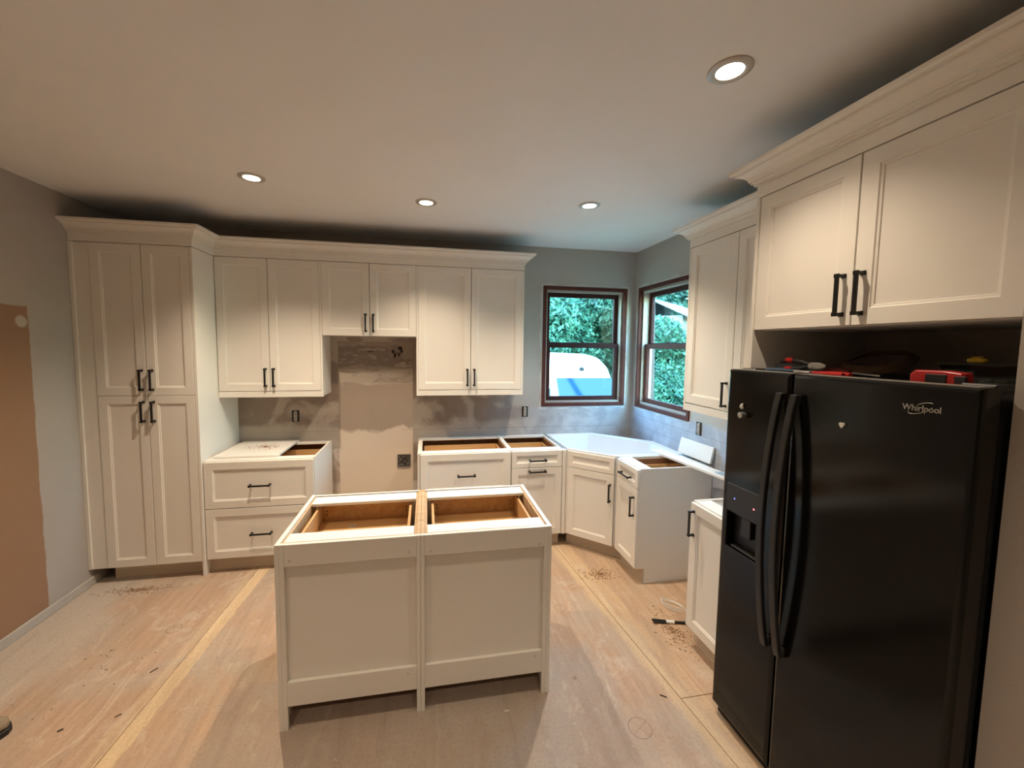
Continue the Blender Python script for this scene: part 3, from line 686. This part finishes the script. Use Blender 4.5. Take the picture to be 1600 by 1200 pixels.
# ------------------------------------------------------------------ outlets
def outlet(label, M_):
    t = thing('outlet', label, 'outlet', (0, 0, 0), 0, 'uncovered outlets'); t.matrix_world = M_
    w, h = .030, .052
    MB().loops([[(-w, 0, -h), (w, 0, -h), (w, 0, h), (-w, 0, h)], [(-w, -.004, -h), (w, -.004, -h), (w, -.004, h), (-w, -.004, h)], [(-w+.003, -.004, -h+.003), (w-.003, -.004, -h+.003), (w-.003, -.004, h-.003), (-w+.003, -.004, h-.003)], [(-w+.003, -.001, -h+.003), (w-.003, -.001, -h+.003), (w-.003, -.001, h-.003), (-w+.003, -.001, h-.003)]]).build('box', cavity_black, t)
    rc = MB().box(-.016, .016, -.010, -.0015, -.042, .042).build('receptacle', ivory, t, bevel=.004, seg=2)
    for s in (-1, 1):
        MB().tube([(0, -.010, s*.020), (0, -.0125, s*.020)], .0145, 16).build('socket', ivory, rc, bevel=.001)
        sl = MB().box(-.007, -.005, -.0131, -.0124, s*.020-.004, s*.020+.006).box(.005, .007, -.0131, -.0124, s*.020-.004, s*.020+.006).tube([(0, -.0124, s*.020-.009), (0, -.0131, s*.020-.009)], .0022, 8)
        sl.build('slot', print_black, rc)
    MB().box(-.010, .010, -.003, -.0016, .042, .050).box(-.010, .010, -.003, -.0016, -.050, -.042).build('yoke', steel, t)
    return t
outlet('uncovered outlet on the bare wall above the left drawer cabinet', Matrix.Translation((.960, -.0005, 1.106)))
outlet('uncovered outlet on the back wall left of the window', Matrix.Translation((3.108, -.0005, 1.110)))
outlet('uncovered outlet on the right wall below the wall cabinet', Matrix.Translation((XR-.0005, -1.075, 1.126)) @ Matrix.Rotation(RZ, 4, 'Z'))
jb = thing('junction_box', 'square metal junction box low on the wall behind the range opening', 'junction box', (1.921, -.0005, .656))
w = .062
MB().box(-w, w, -.004, 0, -w, w).build('back_plate', dark_steel, jb)
MB().box(-w, w, -.012, -.004, w-.003, w).box(-w, w, -.012, -.004, -w, -w+.003).box(-w, -w+.003, -.012, -.004, -w, w).box(w-.003, w, -.012, -.004, -w, w).build('rim', steel, jb)
mb = MB()
for k in range(14): mb.tube([(R.uniform(-.05, .05), -.0045, R.uniform(-.05, .05)) for _ in [0]] + [(0, 0, 0)] * 0 + [(0, 0, 0)] if False else (lambda p, q: [(p, -.0042, q), (p, -.0062, q)])(R.uniform(-.05, .05), R.uniform(-.05, .05)), R.uniform(.004, .008), 10)
mb.build('screw', steel, jb)
mb = MB()
for k in range(3):
    a = R.uniform(0, 6); mb.tube([(.03*math.cos(a+j*.7)*(1-j*.1), -.008-.001*j, .03*math.sin(a+j*.7)) for j in range(6)], .0035, 6)
mb.build('wire', rubber, jb, smooth=True)
# stub wires at the vent hole
wr = MB()
for pth in ([(1.888, -.002, 1.735), (1.893, -.02, 1.725), (1.900, -.012, 1.690)], [(1.823, -.002, 1.702), (1.84, -.02, 1.67), (1.87, -.016, 1.69), (1.895, -.012, 1.685)], [(1.84, -.002, 1.66), (1.836, -.012, 1.64)]):
    wr.tube(pth, .0035, 6)
tag(wr.build('wire_stubs', rubber, None, smooth=True), 'short dark wire stubs poking from ragged holes above the range opening', 'wires')

# ------------------------------------------------------------------ recessed lamps
names_l = ['recessed ceiling light nearest the pantry side', 'recessed ceiling light in the middle of the back row', 'recessed ceiling light nearest the corner windows', 'large-looking recessed ceiling light above the refrigerator aisle', 'unseen fill light added on the left just above the frame', 'unseen fill light added behind the viewer on the left', 'unseen fill light added behind the viewer on the right']
trim_m = plain('satin_lamp_trim', (.50, .47, .43), .45, .3)
for (lx_, ly_), lab, kk in zip(LAMPS, names_l, LAMP_K):
    t = thing('recessed_light', lab, 'ceiling light', (lx_, ly_, H), 0, 'recessed ceiling lights')
    MB().lathe([(.046, -.0005), (.046, -.006), (.052, -.0085), (.068, -.007), (.073, -.003), (.073, -.0003)], 28, cap0=False, cap1=False).build('trim_ring', trim_m, t, smooth=True)
    MB().lathe([(.0455, -.001), (.045, -.004), (.030, -.0055)], 24).build('bulb', bulb_m, t, smooth=True)
    ld = bpy.data.lights.new('lamp_beam', 'SPOT'); ld.energy = LAMP_W*kk; ld.color = LAMP_COL; ld.spot_size = math.radians(115); ld.spot_blend = 1.0; ld.shadow_soft_size = .014
    lo = bpy.data.objects.new('lamp_beam', ld); C.objects.link(lo); lo.parent = t; lo.location = (0, 0, -.045)

# ------------------------------------------------------------------ floor litter
def scatter(name, label, cat, cx, cy, rx, ry, n, mat, s0, s1, z=0.0, kind='stuff', dens=1.0):
    mb = MB()
    for _ in range(n):
        a = R.uniform(0, 2*PI); q = abs(R.gauss(0, .5)); x = cx+rx*q*math.cos(a); y = cy+ry*q*math.sin(a)
        if z == 0 and (y > -.66 or (1.44 < x < 2.78 and -2.08 < y < -1.38) or x < -.2 or x > 4.1): continue
        s = R.uniform(s0, s1); th = R.uniform(0, PI); l = s*R.uniform(1, 2.8)
        ca, sa = math.cos(th), math.sin(th); h = s*.35
        c4 = [(l*ca-s*sa*.5, l*sa+s*ca*.5), (-l*ca-s*sa*.5, -l*sa+s*ca*.5), (-l*ca+s*sa*.5, -l*sa-s*ca*.5), (l*ca+s*sa*.4, l*sa-s*ca*.4)]
        mb.loops([[(x+p*.5, y+q_*.5, z+.0002) for p, q_ in c4], [(x+p*.42, y+q_*.42, z+h) for p, q_ in c4]])
    o = mb.build(name, mat, None); o['label'] = label; o['category'] = cat; o['kind'] = kind; return o
scatter('sawdust', 'reddish sawdust swept in front of the pantry toe kick', 'sawdust', .12, -.745, .26, .06, 420, chip_m, .002, .007)
scatter('sawdust', 'sawdust and chips beside the corner sink cabinet toe kick', 'sawdust', 3.46, -1.08, .18, .12, 300, chip_m, .002, .008)
scatter('sawdust', 'sawdust heap beside the half-hidden base cabinet', 'sawdust', 3.64, -1.74, .12, .22, 320, chip_m, .002, .008)
scatter('sawdust', 'brown sawdust lying on the loose white board', 'sawdust', .80, -.26, .20, .13, 380, plain('reddish_sawdust', (.35, .13, .06), .9, var=.4), .0015, .005, ZB+.0168)
scatter('debris', 'scattered dark specks on the left of the subfloor', 'debris', .35, -1.5, .5, .9, 42, dark_chip, .002, .006)
scatter('plaster_crumbs', 'white plaster crumbs on the subfloor around the island', 'debris', 2.6, -1.7, 1.6, 1.2, 70, plaster_crumb, .003, .009)
def chip(label, x, y, l, w_, rz, mat=dark_chip, z=0):
    o = tag(MB().loops([[(-l/2, -w_/2, 0), (l/2, -w_*.3, 0), (l*.45, w_/2, 0), (-l*.4, w_*.4, 0)], [(-l/2, -w_*.3, w_*.5), (l*.45, -w_*.2, w_*.4), (l*.4, w_*.3, w_*.5), (-l*.4, w_*.2, w_*.5)]]).build('wood_splinter', mat, None), label, 'splinter'); o.location = (x, y, .0003); o.rotation_euler = (0, 0, rz)
chip('dark splinter by the pale floor strip on the left', .69, -1.56, .040, .007, .9)
chip('short dark splinter nearer the front beside the left floor strip', .70, -1.83, .026, .006, .7)
chip('dark splinter lying on the cross seam near the refrigerator', 3.312, -2.165, .034, .008, -.7)
chip('small dark chip on the left subfloor', .50, -1.87, .02, .01, .5)
# cable stub: two dark legs bound with white tape
cb = thing('cable_stub', 'dark two-legged cable stub wrapped in white tape on the floor', 'cable', (3.66, -1.675, 0), math.radians(-17))
MB().tube([(-.10, .010, .008), (-.04, .008, .008), (0, .004, .008)], .0065, 8).tube([(-.098, -.014, .007), (-.04, -.010, .007), (0, -.004, .008)], .0055, 8).tube([(0, 0, .0085), (.13, .006, .0085)], .0085, 10).build('cable', rubber, cb, smooth=True)
MB().tube([(-.015, 0, .0095), (.035, .001, .0095)], .0125, 12, .8).build('tape', paper, cb)
mb = MB()
for k in range(3):
    mb.tube([(.075*math.cos(a)+.012*k, (.030+.006*k)*math.sin(a)-.018*k, .003+.003*k) for a in [2*PI*i/28 for i in range(27)]], .0022, 6)
o = tag(mb.build('wire_loop', paper, None, smooth=True), 'white wire twisted in loops on the floor by the base cabinet', 'wire'); o.location = (3.80, -1.50, 0); o.rotation_euler = (0, 0, -.9)
# boot toe entering at left
bt = thing('work_boot', 'tan work boot with dark sole at the left edge of the floor', 'boot', (.150, -1.875, 0), .25)
def oval(x, w_, z): return [(x, w_*math.cos(2*PI*j/14), z[0]+z[1]*math.sin(2*PI*j/14)) for j in range(14)]
MB().loops([oval(-.17, .030, (.05, .022)), oval(-.14, .038, (.075, .048)), oval(-.06, .038, (.075, .050)), oval(.02, .044, (.060, .036)), oval(.08, .046, (.052, .030)), oval(.12, .036, (.045, .022)), oval(.135, .015, (.040, .010))]).build('upper', boot_tan, bt, smooth=True)
MB().prism([(-.175, -.028), (-.12, -.038), (.0, -.042), (.08, -.050), (.125, -.040), (.142, -.012), (.142, .012), (.125, .040), (.08, .050), (0, .042), (-.12, .038), (-.175, .028)], 0, .028).build('sole', rubber, bt, bevel=.004)
MB().loops([[(-.165+.0, .034*math.cos(a), .10), ][0:1]*0 or [(-.115+.050*math.cos(2*PI*j/16), .036*math.sin(2*PI*j/16), z) for j in range(16)] for z in (.09, .14, .17)], cap1=True).build('collar', boot_tan, bt, smooth=True)

# ------------------------------------------------------------------ outdoors
GZ = -1.05
gm = NT('lawn_and_gravel'); gm.bump(gm.noise(6, 4), .5, .05)
gmat = gm.set(gm.mix(gm.ramp(gm.noise(.4, 4), .4, .6), (.05, .10, .035), (.17, .17, .15)), .95)
yd = MB().box(-14, 40, .6, 45, GZ-.1, GZ).box(4.9, 40, -14, .6, GZ-.1, GZ).build('yard_ground', gmat); yd['kind'] = 'structure'
def leafmat(name, a, b):
    n = NT(name); c = n.mix(n.ramp(n.noise(2.2, 3), .35, .65), a, b)
    n.set(c, .55, Specular_IOR_Level=.3); n.b.inputs['Transmission Weight'].default_value = 0
    tr = n.t.nodes.new('ShaderNodeBsdfTranslucent'); n.put(tr.inputs[0], c); mx = n.t.nodes.new('ShaderNodeMixShader'); mx.inputs[0].default_value = .3
    n.t.links.new(n.b.outputs[0], mx.inputs[1]); n.t.links.new(tr.outputs[0], mx.inputs[2]); n.t.links.new(mx.outputs[0], n.out.inputs[0]); return n.m
leafA = leafmat('leaf_green_bright', (.012, .055, .035), (.040, .13, .080)); leafB = leafmat('leaf_green_deep', (.008, .034, .024), (.024, .08, .05))
bark = plain('tree_bark', (.06, .045, .035), .9, var=.4, scale=8, bump=.5)
def foliage(name, mat, parent, blobs, n, size, seed):
    rg = np.random.default_rng(seed); tot = sum(b[3]**2 for b in blobs); V = []; 
    for (bx0, by0, bz0, br, fl) in blobs:
        k = int(n*br*br/tot); d = rg.normal(size=(k, 3)); d /= np.linalg.norm(d, axis=1)[:, None]
        rad = br*(.62+.42*rg.random(k)**.7)[:, None]; c = np.array([bx0, by0, bz0])+d*rad*np.array([1, 1, fl])
        t1 = rg.normal(size=(k, 3)); t1 /= np.linalg.norm(t1, axis=1)[:, None]
        nn_ = d*.7+rg.normal(size=(k, 3))*.6; t1 -= nn_*((t1*nn_).sum(1)/(nn_**2).sum(1))[:, None]; t1 /= np.linalg.norm(t1, axis=1)[:, None]
        t2 = np.cross(nn_, t1); t2 /= np.linalg.norm(t2, axis=1)[:, None]
        s = size*(.6+.8*rg.random(k))[:, None]
        q = np.stack([c-t1*s, c-t2*s*.45+nn_*.0, c+t1*s, c+t2*s*.45], 1); V.append(q.reshape(-1, 3))
    V = np.concatenate(V); nq = len(V)//4
    me = bpy.data.meshes.new(name); me.vertices.add(len(V)); me.vertices.foreach_set('co', V.ravel())
    me.loops.add(nq*4); me.loops.foreach_set('vertex_index', np.arange(nq*4)); me.polygons.add(nq); me.polygons.foreach_set('loop_start', np.arange(nq)*4)
    me.update(calc_edges=True); me.materials.append(mat)
    o = bpy.data.objects.new(name, me); C.objects.link(o); o.parent = parent; o['kind'] = 'stuff'; return o
def tree(label, x, y, h, r, n, mat, seed, size=.13):
    rg = random.Random(seed); t = thing('leafy_tree', label, 'tree', (x, y, GZ), 0, 'trees beyond the windows')
    MB().tube([(0, 0, 0), (.05, .03, h*.35), (-.04, .02, h*.7), (.0, .0, h*.92)], [.16, .12, .08, .03], 8).build('trunk', bark, t, smooth=True)
    bl_ = [(rg.uniform(-.5, .5)*r, rg.uniform(-.5, .5)*r, h*rg.uniform(.12, .92), r*rg.uniform(.42, .72), .85) for _ in range(11)]
    foliage('foliage', mat, t, bl_, n, size, seed); return t
tree('bright leafy tree behind the left of the white van', 5.2, 14.4, 5.3, 1.9, 16000, leafA, 1)
tree('leafy tree rising right behind the roof of the white van', 8.2, 14.0, 5.5, 2.1, 20000, leafA, 2)
tree('deep green tree between the van and the neighbouring shed', 10.9, 14.6, 5.6, 1.9, 16000, leafB, 3)
tree('deep green tree at the far left beyond the van', 2.2, 15.2, 5.2, 1.9, 10000, leafB, 4)
tree('bright low tree in front of the neighbouring shed', 12.4, 12.3, 3.6, 1.6, 14000, leafA, 5, .11)
tree('tall dark tree behind the neighbouring shed', 17.5, 19.6, 7.6, 2.9, 14000, leafB, 6, .17)
tree('dark green tree to the right of the neighbouring shed', 19.2, 12.6, 6.4, 2.5, 12000, leafB, 8, .16)
tree('broad dark tree to the right of the house', 13.5, 2.0, 6.6, 2.6, 9000, leafB, 12, .17)
tree('bright tree to the right of the house, nearer the street', 12.5, -4.6, 6.2, 2.5, 8000, leafA, 13, .17)
tree('bright tree at the far left of the yard', -1.4, 14.6, 5.2, 2.0, 7000, leafA, 14, .15)
tree('bright bush-like tree seen lowest through the corner window', 9.9, 8.1, 2.35, 1.0, 9000, leafA, 9, .08)
tree('backdrop tree furthest behind the van', 6.8, 19.0, 6.9, 2.8, 14000, leafB, 10, .18)
tree('backdrop tree furthest behind the shed gap', 12.0, 20.0, 7.2, 2.9, 14000, leafB, 11, .18)
bt_ = thing('bare_trunk', 'dark bare tree trunk standing near the corner window', 'tree', (7.55, 5.15, GZ))
MB().tube([(0, 0, 0), (.03, .02, 2.0), (-.02, .03, 4.2), (.05, 0, 6.5)], [.14, .115, .10, .08], 10).build('trunk', bark, bt_, smooth=True)
# shed with pale roof
sh = thing('shed', 'neighbouring shed with a pale blue-grey metal roof among the trees', 'shed', (14.6, 15.4, GZ), .65)
MB().box(-1.9, 1.9, -1.4, 1.4, 0, 4.4).build('wall', plain('weathered_siding', (.15, .16, .17), .8), sh)
MB().loops([[(x, -1.9, 4.2), (x, 0, 5.15), (x, 1.9, 4.2), (x, 1.9, 4.28), (x, 0, 5.24), (x, -1.9, 4.28)] for x in (-2.2, 2.2)]).build('roof', plain('pale_metal_roof', (.10, .13, .15), .4), sh)
MB().box(-.45, .45, -1.42, -1.39, 0, 2.05).build('door', plain('shed_door_paint', (.10, .12, .14), .6), sh)
# van
van = thing('van', 'white high-roof van parked outside the left window', 'van', (6.62, 7.0, GZ), 0)
vw = plain('white_van_paint', (.85, .86, .87), .25, var=.01)
def sect(y, top, hw, bot=.38, e=5.0, n=28):
    zc, hz_ = (top+bot)/2, (top-bot)/2; L = []
    for j in range(n):
        a = 2*PI*j/n; c_, s_ = math.cos(a), math.sin(a)
        L.append((hw*math.copysign(abs(c_)**(2/e), c_), y, zc+hz_*math.copysign(abs(s_)**(2/e), s_)))
    return L
Z0 = -GZ
MB().loops([sect(-1.0, .95, .80), sect(-.92, 1.1, .93), sect(-.55, 1.22, .98), sect(-.30, 1.32, 1.0), sect(.10, 1.90+.07, .985), sect(.18, 2.08, .98), sect(.42, 2.38, .98), sect(.85, 2.56, .99), sect(1.4, 2.62, 1.0), sect(4.2, 2.62, 1.0), sect(4.35, 2.55, .97)]).build('body', vw, van, smooth=True)
def scr(y0, z0, y1, z1, w0, w1, off=.012):
    return MB().loops([[(-w0, y0-off, z0), (w0, y0-off, z0), (w0, y0, z0-.01), (-w0, y0, z0-.01)], [(-w1, y1-off, z1), (w1, y1-off, z1), (w1, y1, z1), (-w1, y1, z1)]])
vg = plain('van_tinted_glass', (.004, .022, .045), .08, var=0)
scr(-.36, 1.30, .055, 1.945, .86, .84, .05).build('windscreen', vg, van)
MB().box(-1.006, -.99, .28, 1.05, 1.30, 1.88).box(.99, 1.006, .28, 1.05, 1.30, 1.88).build('side_window', vg, van)
MB().tube([(.0, .27, 2.19), (.0, .20, 2.165)], .075, 16).build('emblem', cavity_black, van)
for sx_ in (-1, 1):
    for yy in (-.35, 3.2): MB().tube([(sx_*.78, yy, .34), (sx_*1.0, yy, .34)], .34, 20).build('wheel', rubber, van, bevel=.02)
    MB().box(sx_*.55, sx_*.80, -1.0, -.93, .78, .95).build('headlight', steel, van, bevel=.01)
    MB().box(sx_*1.0, sx_*1.18, .0, .10, 1.35, 1.65).build('mirror', plastic_black, van, bevel=.02)
MB().box(-.45, .45, -1.03, -.97, .62, .85).build('grille', cavity_black, van, bevel=.01)
